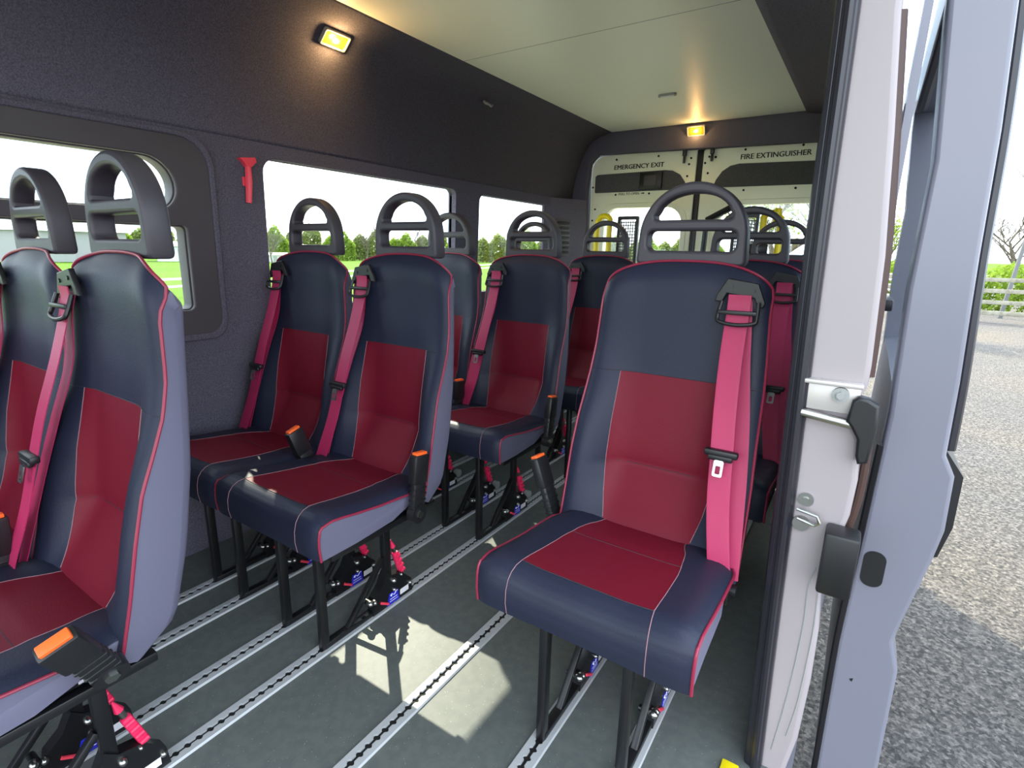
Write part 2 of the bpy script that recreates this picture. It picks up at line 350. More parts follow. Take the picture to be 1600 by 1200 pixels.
def build_backrest():
    zs = [.40, .43, .447, .475, .51, .54, .565, .575, .585, .61, .65, .69, .73, .77, .80]; tops = [0, .12, .26, .42, .58, .72, .82, .90, .95, .98, 1.0]
    bm = bmesh.new(); F, B = [], []; nC = len(ucols(.8))
    for k in range(len(zs)+len(tops)-1):
        z0 = zs[k] if k < len(zs) else None; fr, bk = [], []
        us = ucols(z0 if z0 else .85)
        for u in us:
            uu = max(min(u, .995), -.995)
            z = z0 if z0 else .80+tops[k-len(zs)+1]*(ztop(uu)-.80)
            hw = lerp_tab(HW, z); fr.append(bm.verts.new((u*hw, yfront(u, z), z)))
            zr = z if z < .80 else .80+(z-.80)*.88
            zr -= .012*(1-sst(.40, .46, z))
            hb = hw-.004; a = abs(u); yr = lerp_tab(YR, zr)-(.022*((a-.9)/.1)**2 if a > .9 else 0)-(.02*max(0, 1-(ztop(uu)-z)/.03)**2 if z > .8 else 0)
            yr = max(yr, yfront(u, z)+.012)
            bk.append(bm.verts.new((u*hb, yr, zr)))
        F.append(fr); B.append(bk)
    def q(*v):
        f = bm.faces.new(v); f.smooth = True; return f
    for i in range(len(F)-1):
        for j in range(nC-1):
            f = q(F[i][j], F[i][j+1], F[i+1][j+1], F[i+1][j]); f.material_index = 1 if (i < len(zs)-1 and 8 <= j < nC-9) else 0
            f = q(B[i][j+1], B[i][j], B[i+1][j], B[i+1][j+1]); f.material_index = 2
        for (j, s) in ((0, -1), (nC-1, 1)):
            f = q(F[i][j], F[i+1][j], B[i+1][j], B[i][j]); f.material_index = 2
    for j in range(nC-1):
        q(F[-1][j], F[-1][j+1], B[-1][j+1], B[-1][j]).material_index = 0; q(F[0][j+1], F[0][j], B[0][j], B[0][j+1])
    bmesh.ops.recalc_face_normals(bm, faces=bm.faces); m = bpy.data.meshes.new('backrest'); bm.to_mesh(m); bm.free()
    for x in (LEATHER, MAROON, SIDEVINYL): m.materials.append(x)
    m.set_sharp_from_angle(angle=math.radians(50)); return m
def back_piping():
    P = []
    for z in [.415+.02*i for i in range(30)]: P.append((-lerp_tab(HW, z), yfront(-1, z)-.001, z))
    L_ = [p for p in P if p[2] < ztop(.985)-.01]
    top = []
    for k in range(-24, 25):
        u = k/24; u = math.copysign(abs(u)**.6, u)*.985
        z = ztop(u); top.append((u*lerp_tab(HW, z), yfront(u, z)-.002, z+.001))
    R_ = [(-x, y, z) for x, y, z in L_[::-1]]
    mb = MB(); mb.tube(L_+top+R_, .0030, 8); return mb.mesh(PIPING)
def stitch(paths, r=.0008):
    out = []
    for i, P in enumerate(paths): mb = MB(); mb.tube(P, r, 5); out.append(mb.mesh(THREAD if i < 2 else DARKTHREAD))
    return out
def back_stitch():
    out = []
    for s in (-1, 1): out.append([(s*lerp_tab(WM, z), yfront(s*lerp_tab(WM, z)/lerp_tab(HW, z), z)-.0006, z) for z in [.45+.0175*i for i in range(21)]])
    out.append([(u*lerp_tab(HW, .8), yfront(u, .8)-.0004, .8) for u in [-1+.05*i for i in range(41)]])
    out.append([(u*.6*lerp_tab(HW, .575), yfront(u*.6, .575)-.0002, .575) for u in [-1+.1*i for i in range(21)]])
    return out
CR = [(.285, .452, .285, .438), (.22, .456, .22, .450), (.15, .463, .15, .462), (.07, .470, .07, .468), (0, .480, 0, .476), (-.04, .487, -.045, .482), (-.07, .4905, -.07, .4845),
      (-.088, .488, -.086, .480), (-.102, .480, -.099, .471), (-.112, .467, -.109, .458), (-.118, .445, -.115, .436), (-.119, .418, -.116, .412), (-.114, .390, -.112, .390)]
WKK = [(-.12, .141), (-.07, .134), (0, .132), (.10, .128), (.18, .117), (.25, .105), (.29, .10)]
def cush_pt(u, r):
    ys, zs_, yc, zc = r; a = abs(u); wt = sst(.35, .8, a); y = yc+(ys-yc)*wt; z = zc+(zs_-zc)*wt
    top = 1 if y > -.09 else max(0, (y+.119)/.029)
    if a > .84: z -= .016*((a-.84)/.16)**2*top; y += .010*((a-.84)/.16)**2*(1-top)
    z -= .003*math.exp(-((y-.125)/.012)**2)*(1-wt)
    return Vector((u*(.215-.012*sst(.19, .235, y)), y, z))
def cush_rows():
    rows = []
    for i in range(len(CR)-1):
        k = 4 if i < 6 else 3
        for j in range(k): rows.append(tuple(CR[i][q]+(CR[i+1][q]-CR[i][q])*j/k for q in range(4)))
    rows.append(CR[-1]); return rows
def build_cushion():
    bm = bmesh.new(); G = []; rows = cush_rows()
    for r in rows:
        um = lerp_tab(WKK, r[2])/.215; L_ = [-1+(1-um)*f for f in FU]+[-um]; us = L_+[-um+2*um*k/10 for k in range(1, 10)]+[-x for x in L_[::-1]]
        G.append([bm.verts.new(cush_pt(u, r)) for u in us])
    nC = len(G[0])
    for i in range(len(G)-1):
        mar = rows[i+1][2] >= -.0705
        for j in range(nC-1):
            f = bm.faces.new((G[i][j], G[i][j+1], G[i+1][j+1], G[i+1][j])); f.smooth = True; f.material_index = 1 if (mar and 8 <= j < nC-9) else 0
    bot = [(.283, .408), (.20, .408), (.12, .392), (0, .385)]
    BL = [bm.verts.new((-(.202 if y > .19 else .212), y, z)) for y, z in bot]; BR = [bm.verts.new(((.202 if y > .19 else .212), y, z)) for y, z in bot]
    L_ = [g[0] for g in G]; R_ = [g[-1] for g in G]
    f = bm.faces.new(L_+BL[::-1]); f.material_index = 2; f = bm.faces.new(R_[::-1]+BR); f.material_index = 2
    for i in range(3): bm.faces.new((BL[i], BR[i], BR[i+1], BL[i+1]))
    bm.faces.new([BL[-1], BR[-1]]+G[-1][::-1]); bm.faces.new(G[0]+[BR[0], BL[0]])
    bmesh.ops.recalc_face_normals(bm, faces=bm.faces); m = bpy.data.meshes.new('cushion'); bm.to_mesh(m); bm.free()
    for x in (LEATHER, MAROON, SIDEVINYL): m.materials.append(x)
    m.set_sharp_from_angle(angle=math.radians(50)); return m
def cush_piping():
    mb = MB(); rows = cush_rows()
    out = []
    for s in (-1, 1):
        mb = MB(); mb.tube([cush_pt(s, r)+Vector((s*.001, 0, .0005)) for r in rows if r[0] < .222], .0030, 8); out.append(mb.mesh(PIPING))
    return out
def cush_stitch():
    rows = cush_rows(); out = []
    for s in (-1, 1): out.append([cush_pt(s*lerp_tab(WKK, r[2])/.215, r)+Vector((0, -.0004, .0004)) for r in rows])
    k = min(range(len(rows)), key=lambda i: abs(rows[i][2]+.07)); out.append([cush_pt(u/20*.62, rows[k])+Vector((0, 0, .0003)) for u in range(-20, 21)])
    k = min(range(len(rows)), key=lambda i: abs(rows[i][2]-.125)); out.append([cush_pt(u/20*.58, rows[k])+Vector((0, 0, .0001)) for u in range(-20, 21)])
    return out
def headrest_mesh():
    outer = [(-.118, 1.056), (-.124, 1.066)]
    cz, R = 1.118, .122
    outer = [(-.112, 1.056), (-.120, 1.058), (-.1245, 1.066)]
    for i in range(0, 33):
        t = math.pi-math.pi*i/32; x = math.cos(t)*(.1215); z = cz+math.sin(t)*R; outer.append((x, z))
    outer += [(.1245, 1.066), (.120, 1.058), (.112, 1.056)]
    up_ = [(-.080, 1.158), (-.086, 1.161), (-.087, 1.168)]
    for i in range(1, 16):
        t = math.pi-math.pi*i/16; up_.append((math.cos(t)*.083, 1.166+math.sin(t)*.050))
    up_ += [(.087, 1.168), (.086, 1.161), (.080, 1.158)]
    low = rrect(-.1, 1.089, .1, 1.134, .013, 4)
    m = panel([outer, up_, low], .044, .007, XZ(.4235), PLASTIC)
    return m
def leg_parts(root, lx):
    mb = MB()
    mb.box((0, 0, .1875), (.020, .024, .375), .003)                        # front post
    mb.box((0, .12, .012), (.022, .25, .018), .002)                       # foot bar in the rail
    mb.box((0, .235, .235), (.02, .026, .28), .003)                      # rear post
    mb.box((0, .12, .362), (.022, .27, .022), .003)                        # top rail
    d = Vector((0, .14, .16)); mb.box((0, .150, .092), (.016, .215, .014), .002, Matrix.Rotation(math.atan2(.155, .14), 3, 'X'))
    mb.prism([(.165, .006), (.175, .06), (.205, .085), (.225, .125), (.245, .105), (.285, .095), (.325, .052), (.33, .006)], 'x', -.014, .014)
    mb.cyl((-.02, .158, .055), (.02, .158, .055), .008)
    leg = ob('leg', mb.mesh(STEELBLK), root, (lx, 0, 0))
    mb = MB()
    for (y, z, r) in ((.153, .058, .009), (.170, .052, .008), (.249, .085, .009), (.250, .052, .006), (.318, .040, .007), (.282, .088, .005)):
        mb = MB()
        bmesh.ops.create_uvsphere(mb.bm, u_segments=12, v_segments=8, radius=r, matrix=Matrix.Translation((.014, y, z)) @ Matrix.Diagonal((1.4, 1, 1, 1)))
        for f in mb.bm.faces: f.smooth = True
        ob('bolt', mb.mesh(CHROME), leg)
    a = Vector((.004, .303, .062)); e = Vector((.004, .262, .190)); dv = (e-a).normalized()
    mb = MB(); mb.tube([a, a+dv*.03], .006); mb.tube([e-dv*.02, e], .006)
    mb.mi = 1; q = (a+dv*.07); R = dv.to_track_quat('Z', 'X').to_matrix()
    mb.box(q, (.020, .018, .085), .005, R)
    for k in range(4): mb.cyl(q+R@Vector((-.008, -.010, -.03+.02*k)), q+R@Vector((.008, -.010, -.03+.02*k)), .005)
    mb.tube([e+dv*.001, e+dv*.03], lambda t: .0075*(1-t)+.0015)
    ob('release_handle', mb.mesh([CHROME, PINK]), leg)
    for sx in (-1, 1):
        mb = MB(); mb.prism([(.219, .008), (.231, .046), (.266, .046), (.272, .008)], 'x', sx*.0141, sx*.0152)
        st = ob('sticker', mb.mesh(BLUE), leg); st['label'] = 'blue maker sticker with white writing'
        mb = MB(); xx = sx*.0156
        mb.tube([(xx, .234+.03*t, .037+.004*math.sin(9*t)+(.004*t)) for t in [i/12 for i in range(13)]], .0013, 5); mb.ball((xx, .237, .038), .0028)
        mb.box((xx, .247, .026), (.0006, .030, .0022)); mb.box((xx, .247, .018), (.0006, .034, .0018))
        ob('sticker_writing', mb.mesh(WHITE), leg)
        mb = MB(); mb.prism([(.276, .018), (.276, .036), (.312, .036), (.312, .018)], 'x', sx*.0141, sx*.0152)
        st = ob('sticker', mb.mesh(WHITE), leg); st['label'] = 'small white sticker'
    mb = MB(); mb.tube([(.016, .195, .035), (.018, .222, .018)], .004); ob('safety_pin', mb.mesh(REDP), leg)
    mb = MB(); mb.cyl((-.010, .350, .052), (.010, .350, .052), .019, n=20); mb.cyl((-.012, .350, .052), (.012, .350, .052), .008, n=12); mb.box((0, .332, .045), (.008, .04, .01)); ob('roller', mb.mesh(GREY), leg)
    return leg
MESH = {}
def build_seat(b):
    """b: side of the belt, -1 = -x, +1 = +x"""
    root = empty('passenger_seat')
    if not MESH:
        MESH.update(back=build_backrest(), pip=back_piping(), st=stitch(back_stitch()), cu=build_cushion(), cp=cush_piping(), cs=stitch(cush_stitch()), hr=headrest_mesh())
    bk = ob('backrest', MESH['back'], root); ob('piping', MESH['pip'], bk); [ob('seam', m, bk) for m in MESH['st']]
    cu = ob('seat_cushion', MESH['cu'], root); [ob('piping', m, cu) for m in MESH['cp']]; [ob('seam', m, cu) for m in MESH['cs']]
    ob('headrest', MESH['hr'], root)
    # metal frame below the cushion
    mb = MB()
    for s in (-1, 1): mb.box((s*.195, .11, .374), (.022, .36, .018), .003)
    for y in (-.05, .10, .26): mb.box((0, y, .374), (.39, .024, .016), .003)
    ob('seat_frame', mb.mesh(STEELBLK), root)
    # belt
    mb = MB(); mb.ribbon([(b*.132, .352, 1.0), (b*.132, .350, .965), (b*.134, .322, .87), (b*.142, .285, .76), (b*.150, .262, .675), (b*.160, .235, .57), (b*.178, .205, .47), (b*.188, .195, .425)], .046)
    mb.ribbon([(b*.134, .366, .99), (b*.140, .356, .95), (b*.150, .345, .85), (b*.168, .312, .74), (b*.182, .278, .63), (b*.192, .245, .52), (b*.200, .215, .42)], .042)
    belt = ob('seat_belt', mb.mesh(WEB), root)
    mb = MB(); mb.box((b*.150, .256, .676), (.068, .017, .015), .004); mb.box((b*.150, .250, .667), (.05, .010, .012), .003); ob('tongue_grip', mb.mesh(DARKPL), belt)
    m = panel([rrect(-.010, -.035, .010, 0, .004, 3), rrect(-.005, -.029, .005, -.012, .002, 3)], .0025, 0, Matrix.Translation((b*.150, .244, .664)) @ Matrix.Rotation(math.radians(75), 4, 'X'), CHROME)
    ob('tongue_blade', m, belt)
    out = [(.080, .984), (.084, 1.0), (.103, 1.034), (.165, 1.024), (.182, .985), (.178, .974), (.166, .978), (.160, .994), (.104, 1.002), (.096, .984)]
    g = ob('belt_guide', panel([[(b*x, z) for x, z in out]], .010, .002, XZ(.3605), DARKPL), bk)
    for x, z in ((.112, 1.016), (.156, 1.009)): mb = MB(); mb.cyl((b*x, .360, z), (b*x, .3535, z), .004); ob('guide_rivet', mb.mesh(STEELBLK), bk)
    mb = MB()
    ring = [(b*.096, .352, .985), (b*.093, .340, .955), (b*.098, .334, .943), (b*.132, .331, .938), (b*.168, .334, .943), (b*.172, .340, .955), (b*.170, .352, .985)]
    mb.tube(smooth_path(ring, 4), .0044); mb.box((b*.132, .340, .963), (.078, .008, .009), .002); ob('belt_loop', mb.mesh(DARKPL), belt)
    mb = MB(); mb.cyl((b*.19, .20, .405), (b*.222, .20, .405), .011); mb.box((b*.205, .20, .40), (.012, .035, .05), .003); ob('belt_anchor', mb.mesh(STEELBLK), root)
    # buckle on the other side: origin at the anchor bolt, stands along +z
    bu = empty('buckle', (-b*.233, .185, .392)); bu.parent = root
    mb = MB(); mb.box((0, 0, .045), (.020, .044, .10), .005)
    for k in range(5): mb.box((0, 0, .02+.017*k), (.0225, .046, .006), .0015)
    mb.box((0, -.002, .125), (.027, .052, .080), .006); mb.cyl((-.012, 0, 0), (.012, 0, 0), .026, n=20)
    bo = ob('buckle_body', mb.mesh(DARKPL), bu)
    mb = MB(); mb.box((0, -.002, .166), (.018, .040, .010), .002); ob('release_button', mb.mesh(ORANGE), bu)
    mb = MB(); mb.cyl((-.016, 0, 0), (.016, 0, 0), .011, n=6); ob('anchor_bolt', mb.mesh(CHROME), bu)
    return root
proto_pair = build_seat(-1); proto_single = build_seat(1)
for p in (proto_pair, proto_single):
    leg_parts(p, -.1); 
    lg = [c for c in kids(p) if c.name.startswith('leg')][0]; l2 = copy_tree(lg, p); l2.location.x = .1
COLX = [-.634, -.201, .599]; LEG = [(-.0635, .091), (-.118, .050), (-.112, .077)]
SEATS = [
 ('A', 0, -.732, 'black and maroon minibus seat against the sliding window, cut by the left photo edge'),
 ('A', 1, -.732, 'large black and maroon minibus seat in the left foreground, its grey side toward the door'),
 ('B', 0, 0, 'black and maroon minibus seat against the wall just right of the red emergency hammer'),
 ('B', 1, 0, 'aisle minibus seat right of the hammer-side wall seat, its whole cushion in view'),
 ('B', 2, .101, 'big single black and maroon seat nearest on the right, belt over its right shoulder'),
 ('C', 0, .709, 'wall-side minibus seat mostly hidden behind the second-row aisle seat, headrest against the window post'),
 ('C', 1, .709, 'aisle minibus seat of the third row, another headrest hoop showing through its headrest'),
 ('C', 2, .796, 'single minibus seat directly behind the big right-hand seat, belt visible by the door pillar'),
 ('D', 0, 1.426, 'rearmost wall-side minibus seat, only its headrest seen through the third-row aisle headrest'),
 ('D', 1, 1.426, 'rearmost aisle minibus seat in front of the yellow lift and left rear door'),
 ('D', 2, 1.548, 'rearmost single minibus seat, a sliver of headrest and belt beside the dark door seal'),
]
first = {0: True, 1: True}; drop = []
for row, c, y, lab in SEATS:
    single = 1 if c == 2 else 0; pr = proto_single if single else proto_pair
    if first[single]: s = pr; first[single] = False; todo = None
    else: s = copy_tree(pr)
    s.location = (COLX[c], y, 0); tag(s, lab, 'seat', 'black and maroon minibus seats')
    lgs = sorted([k for k in kids(s) if k.name.startswith('leg')], key=lambda k: k.location.x)
    for k, lx in zip(lgs, LEG[c]):
        k.location.x = lx
        if row in 'AB':
            for q in kids(k):
                if q.name.startswith('roller'): drop.append(q)
    bu = [k for k in kids(s) if k.name.startswith('buckle')][0]
    rx, ry = {('A', 1): (.426, .47), ('B', 0): (.30, -.1), ('B', 1): (-.12, 0), ('C', 1): (-.15, 0), ('B', 2): (-.05, -.38)}.get((row, c), (-.05, 0))
    bu.rotation_euler = (rx, ry, 0)
    if (row, c) == ('A', 1): bu.location = (.233, .211, .415)
    if (row, c) == ('B', 2): bu.location = (-.233, .249, .41)
for q in drop: bpy.data.objects.remove(q)

# ------------------------------------------------------------------ rear doors
YD = 2.815
def rear_door(name, x0, x1, win, rec, s):
    """s=+1: hinge at x0 (left door)"""
    zt = (1.722, 1.712) if s > 0 else (1.712, 1.690)
    ro = .07
    if s > 0: outer = rrect(x0, .02, x1, zt[0], (.02, .02, .02, .09), 8)
    else: outer = rrect(x0, .02, x1, zt[0], (.02, .02, .09, .02), 8)
    d = struct(name, panel([outer, win], .05, .006, XZ(YD+.025), DOORPAINT))
    wx0, wx1 = min(p[0] for p in win), max(p[0] for p in win); wz0, wz1 = min(p[1] for p in win), max(p[1] for p in win)
    # raised lip round the window, glass, carpet inset panel
    big = [((p[0]-(wx0+wx1)/2)*1.13+(wx0+wx1)/2, (p[1]-(wz0+wz1)/2)*1.12+(wz0+wz1)/2) for p in win]
    ob('window_lip', panel([big, win], .014, .005, XZ(YD-.004), DOORPAINT), d)
    ob('glass_pane', panel([[((p[0]-(wx0+wx1)/2)*1.02+(wx0+wx1)/2, (p[1]-(wz0+wz1)/2)*1.02+(wz0+wz1)/2) for p in win]], .004, 0, XZ(YD+.03), GLASS), d)
    ob('inset_panel', panel([rec], .010, .002, XZ(YD-.002), GREYPANEL), d)
    return d
wL = rrect(-.650, .86, -.115, 1.378, (.05, .06, .11, .09), 8); wR = rrect(.115, .86, .660, 1.378, (.06, .05, .07, .11), 8)
recL = [(-.735, 1.487), (-.728, 1.482), (-.10, 1.482), (-.10, 1.492), (-.118, 1.53), (-.15, 1.572), (-.20, 1.598), (-.25, 1.604), (-.72, 1.600), (-.735, 1.588)]
recR = [(.06, 1.492), (.062, 1.484), (.70, 1.478), (.70, 1.60), (.20, 1.613), (.15, 1.604), (.105, 1.575), (.075, 1.53)]
dl = rear_door('door_1', -.768, -.053, wL, recL, 1); dr = rear_door('door_2', -.017, .70, wR, recR, -1)
mb = MB(); mb.box((-.035, YD+.02, .86), (.036, .05, 1.70), .006); struct('trim_4', mb.mesh(RUBBER))
mb = MB(); mb.prism([(-.95, 0), (-.95, 1.86), (.95, 1.86), (.95, 0), (.66, 0), (.66, 1.66), (-.72, 1.66), (-.72, 0)], 'y', 2.868, 2.89); struct('trim_11', mb.mesh(PAINT))
def lettering(body, x0, x1, z, parent, sz=.036, m=DARKPL):
    me = text(body, sz, .001, None, m); bm = bmesh.new(); bm.from_mesh(me); me2 = me.copy(); me2.transform(Matrix.Translation((sz*.045, sz*.01, 0))); bm.from_mesh(me2); bm.to_mesh(me); bm.free(); bpy.data.meshes.remove(me2); wdt = max(v_.co.x for v_ in me.vertices)-min(v_.co.x for v_ in me.vertices)
    me.transform(XZ(YD-.0015) @ Matrix.Translation((x0, z, 0)) @ Matrix.Diagonal(((x1-x0)/wdt, 1, 1, 1)))
    return ob('lettering', me, parent)
lettering('EMERGENCY EXIT', -.604, -.262, 1.626, dl, .041); lettering('FIRE EXTINGUISHER', .200, .575, 1.636, dr, .041)
mb = MB(); mb.prism([(.602, 1.66), (.618, 1.66), (.618, 1.65), (.624, 1.65), (.610, 1.632), (.598, 1.65), (.602, 1.65)], 'y', YD-.0012, YD-.002); ob('arrow_mark', mb.mesh(DARKPL), dr)
lettering('PULL TO OPEN', -.560, -.415, 1.462, dl, .021, mat('grey_lettering', (120, 124, 110), .5))
mb = MB(); mb.prism([(-.402, 1.467), (-.402, 1.472), (-.388, 1.472), (-.388, 1.476), (-.374, 1.4695), (-.388, 1.463), (-.388, 1.467)], 'y', YD-.0012, YD-.002); ob('arrow_mark', mb.mesh(DARKPL), dl)
for x, z in ((-.588, 1.690), (-.30, 1.692), (-.752, 1.52), (-.728, 1.375), (-.745, 1.30), (-.58, 1.466), (-.345, 1.466), (-.105, 1.56), (-.10, 1.63), (-.135, 1.655), (-.09, 1.665)): mb = MB(); mb.cyl((x, YD, z), (x, YD-.003, z), .0065); ob('clip_hole', mb.mesh(BLACK), dl)
for x, z in ((.225, 1.690), (.53, 1.69), (.02, 1.57), (.24, 1.462), (.52, 1.462), (-.002, 1.63), (.058, 1.66), (.02, 1.665)): mb = MB(); mb.cyl((x, YD, z), (x, YD-.003, z), .0065); ob('clip_hole', mb.mesh(BLACK), dr)
hd = ob('door_handle', (lambda q: (q.box((-.335, YD-.014, 1.543), (.15, .022, .105), .006), q.mesh(DARKPL))[1])(MB()), dl)
mb = MB(); mb.box((-.335, YD-.028, 1.543), (.085, .008, .065), .004); ob('pull_lever', mb.mesh(TRIMPL), hd)
for d, x in ((dl, -.128), (dr, .040)):
    mb = MB(); mb.box((x, YD-.02, 1.735), (.055, .05, .014), .003); mb.box((x, YD-.02, 1.705), (.022, .025, .06), .004); mb.cyl((x-.02, YD-.025, 1.72), (x+.02, YD-.025, 1.72), .010); mb.box((x, YD-.018, 1.66), (.014, .016, .05), .003)
    ob('top_latch', mb.mesh(STEELBLK), d)

# ------------------------------------------------------------------ lamps and small fittings
def courtesy(loc, rot, label, power):
    t = empty('courtesy_lamp', loc); t.rotation_euler = rot.to_euler(); tag(t, label, 'lamp', 'orange courtesy lamps')
    ob('lamp_bezel', panel([rrect(-.055, -.030, .055, .030, .008), rrect(-.047, -.023, .047, .023, .006)], .014, .003, Matrix.Identity(4), GREY), t)
    mb = MB(); mb.box((0, 0, .001), (.095, .047, .008), .003); ob('lens', mb.mesh(LENS), t)
    mb = MB(); mb.ball((0, 0, -.004), .011, (1.5, 1, .6)); ob('bulb', mb.mesh(BULB), t)
    l = bpy.data.lights.new('lamp_light', 'POINT'); l.energy = power; l.color = (1, .60, .22); l.shadow_soft_size = .015
    lo = bpy.data.objects.new('lamp_light', l); COL.objects.link(lo); lo.parent = t; lo.location = (0, 0, -.03)
courtesy((-.742, .640, 1.791), Matrix.Rotation(math.radians(-42), 3, 'Y') @ Matrix.Rotation(math.pi/2, 3, 'Z'), 'lit orange courtesy lamp on the dark cove high above the left windows', .9)
courtesy((-.055, 2.742, 1.805), Matrix.Rotation(math.radians(-62), 3, 'X'), 'lit orange courtesy lamp on the header above the rear doors', .28)
t = empty('ceiling_light', (-.02, 2.07, 1.85)); tag(t, 'unlit small oblong grey lamp on the white ceiling panel', 'lamp')
mb = MB(); mb.prism(rrect(-.045, -.014, .045, .014, .0138), 'z', -.010, 0); ob('housing', mb.mesh(GREY), t)
mb = MB(); mb.prism(rrect(-.034, -.007, .034, .007, .0069), 'z', -.0125, -.0095); ob('diffuser', mb.mesh(WHITE), t)
# emergency hammer
hx = lambda z: WX+WK*z
t = empty('emergency_hammer', (hx(1.3)+.002, .345, 1.225)); tag(t, 'red emergency window hammer hung on the dark pillar between two windows', 'hammer')
mb = MB(); mb.tube([(.012, -.006, 0), (.014, 0, .07), (.012, .003, .125)], lambda q: .0095+.002*math.sin(q*3)); ob('handle', mb.mesh(REDP), t)
mb = MB(); mb.prism([(-.030, .142), (.026, .150), (.030, .136), (.012, .118), (-.008, .118), (-.016, .132)], 'x', .002, .022); ob('hammer_head', mb.mesh(REDP), t)
mb = MB(); mb.box((.0, .0, .07), (.006, .03, .03), .002); ob('wall_clip', mb.mesh(REDP), t)
t = empty('coat_hook', (-.755, 1.56, 1.79)); tag(t, 'tiny grey coat hook on the dark cove above the rear left window', 'hook')
mb = MB(); mb.box((0, 0, 0), (.03, .05, .012), .004, Matrix.Rotation(.7, 3, 'Y')); mb.tube([(.01, .0, -.005), (.022, .01, -.02), (.03, .012, -.012)], .004); ob('hook', mb.mesh(GREY), t)
# yellow step nosing at the foot of the door opening
mb = MB(); mb.box((.86, -.10, .004), (.035, .76, .012), .003); struct('trim_5', mb.mesh(YELLOW))

# ------------------------------------------------------------------ folded wheelchair lift inside the rear doors
t = empty('wheelchair_lift', (0, 2.5, 0)); tag(t, 'folded wheelchair lift with yellow handrails and mesh platform standing inside the rear doors', 'lift')
mb = MB(); mb.box((0, .02, .05), (1.2, .22, .10), .01); ob('base', mb.mesh(STEELBLK), t)
for s, x0 in ((-1, -.545), (1, .515)):
    mb = MB(); mb.box((x0, 0, .58), (.05, .06, 1.0), .006); ob('lift_post', mb.mesh(YELLOW), t)
    mb = MB(); a = x0; c_ = x0-s*.085
    mb.tube(smooth_path([(a, -.03, .6), (a, -.03, 1.20), (a-s*.012, -.03, 1.285), (a-s*.045, -.03, 1.305), (c_, -.03, 1.285), (c_, -.03, 1.2), (c_, -.03, .6)], 6), .017, 10); ob('handrail', mb.mesh(YELLOW), t)
    px = x0-s*.185
    pf = ob('platform', panel([rrect(px-.068, .12, px+.068, 1.305, .01), rrect(px-.052, .15, px+.052, 1.285, .006)], .03, .003, XZ(.03), STEELBLK), t)
    mb = MB()
    for k in range(60): mb.box((px, .03, .16+.0188*k), (.106, .006, .006))
    for k in range(7): mb.box((px-.045+.015*k, .03, .71), (.005, .006, 1.13))
    ob('mesh_infill', mb.mesh(GREY), pf)
mb = MB(); mb.box((.42, -.05, 1.115), (.10, .02, .06), .008); ob('control_bracket', mb.mesh(STEELBLK), t)
mb = MB(); mb.tube([(.13, -.03, 1.27), (.27, -.03, 1.345)], .018); mb.tube([(.13, -.03, 1.27), (.12, -.03, .7)], .016); ob('support_arm', mb.mesh(STEELBLK), t)
mb = MB(); mb.tube([(.492, -.06, 1.24), (.50, -.06, 1.325)], .018); ob('grab_bar', mb.mesh(YELLOW), t)

# ------------------------------------------------------------------ door pillar on the right
YPIL = .32
pl = [(.898, .0), (.889, .32), (.880, .67), (.871, .97), (.866, 1.19), (.861, 1.47), (.85, 1.75)]; prr = [(.925, 1.75), (.935, 1.45), (.954, 1.277), (.972, 1.085), (.981, .90), (.981, .868), (.972, .84), (.972, .79), (.985, .77), (.992, .69), (.990, .62), (.972, .52), (.966, .46), (.975, .36), (.977, .25), (.973, .10), (.960, .0), (.945, -.10)]
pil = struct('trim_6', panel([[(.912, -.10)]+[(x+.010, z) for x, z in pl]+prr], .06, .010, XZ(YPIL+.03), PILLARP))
# rubber door seal
mb = MB(); path = [(x+.003, .315, z) for x, z in [(.902, -.12)]+pl]
mb.tube(smooth_path(path, 6), .016, 10); mb.tube(smooth_path([(x+.002, y-.012, z) for x, y, z in path], 6), .008, 8)
mb.tube(smooth_path([(x-.010, y-.004, z) for x, y, z in path], 6), .009, 8)
struct('trim_7', mb.mesh(RUBBER))
mb = MB(); mb.tube(smooth_path([(x-.001, YPIL+.016, z) for x, z in prr[1:4]+[(.980, .88)]], 5), .009, 8); ob('edge_seal', mb.mesh(BROWN), pil)
mb = MB(); mb.tube(smooth_path([(x+.003, YPIL+.018, z) for x, z in [(.994, .76), (.996, .69), (.992, .62), (.974, .52), (.968, .46)]], 5), .007, 8); ob('edge_seal', mb.mesh(BROWN), pil)
# middle rail end: plate, bolt, rod, roller cover
mb = MB(); mb.box((.925, YPIL-.004, .838), (.095, .012, .050), .003); mb.box((.925, YPIL-.010, .866), (.10, .022, .008), .002); ob('rail_end_plate', mb.mesh(mat('zinc_plate', (196, 190, 186), .4, .5)), pil)
mb = MB(); mb.cyl((.885, YPIL-.014, .806), (.972, YPIL-.014, .796), .008); ob('rail_rod', mb.mesh(CHROME), pil)
mb = MB(); mb.cyl((.943, YPIL-.009, .847), (.943, YPIL-.018, .847), .0135, n=20); mb.cyl((.943, YPIL-.017, .847), (.943, YPIL-.024, .847), .007, n=6); ob('plate_bolt', mb.mesh(GREY), pil)
cov = [(.962, .842), (.970, .850), (.985, .848), (1.002, .838), (1.004, .80), (1.002, .765), (1.000, .735), (.985, .73), (.980, .745), (.978, .775), (.966, .795), (.958, .805)]
ob('roller_cover', panel([cov], .03, .005, XZ(YPIL-.012), DARKPL), pil)
mb = MB(); mb.cyl((.917, YPIL, .635), (.917, YPIL-.006, .635), .013, n=20); mb.cyl((.917, YPIL-.005, .635), (.917, YPIL-.010, .635), .006); mb.cyl((.915, YPIL, .585), (.915, YPIL-.006, .585), .015, n=20)
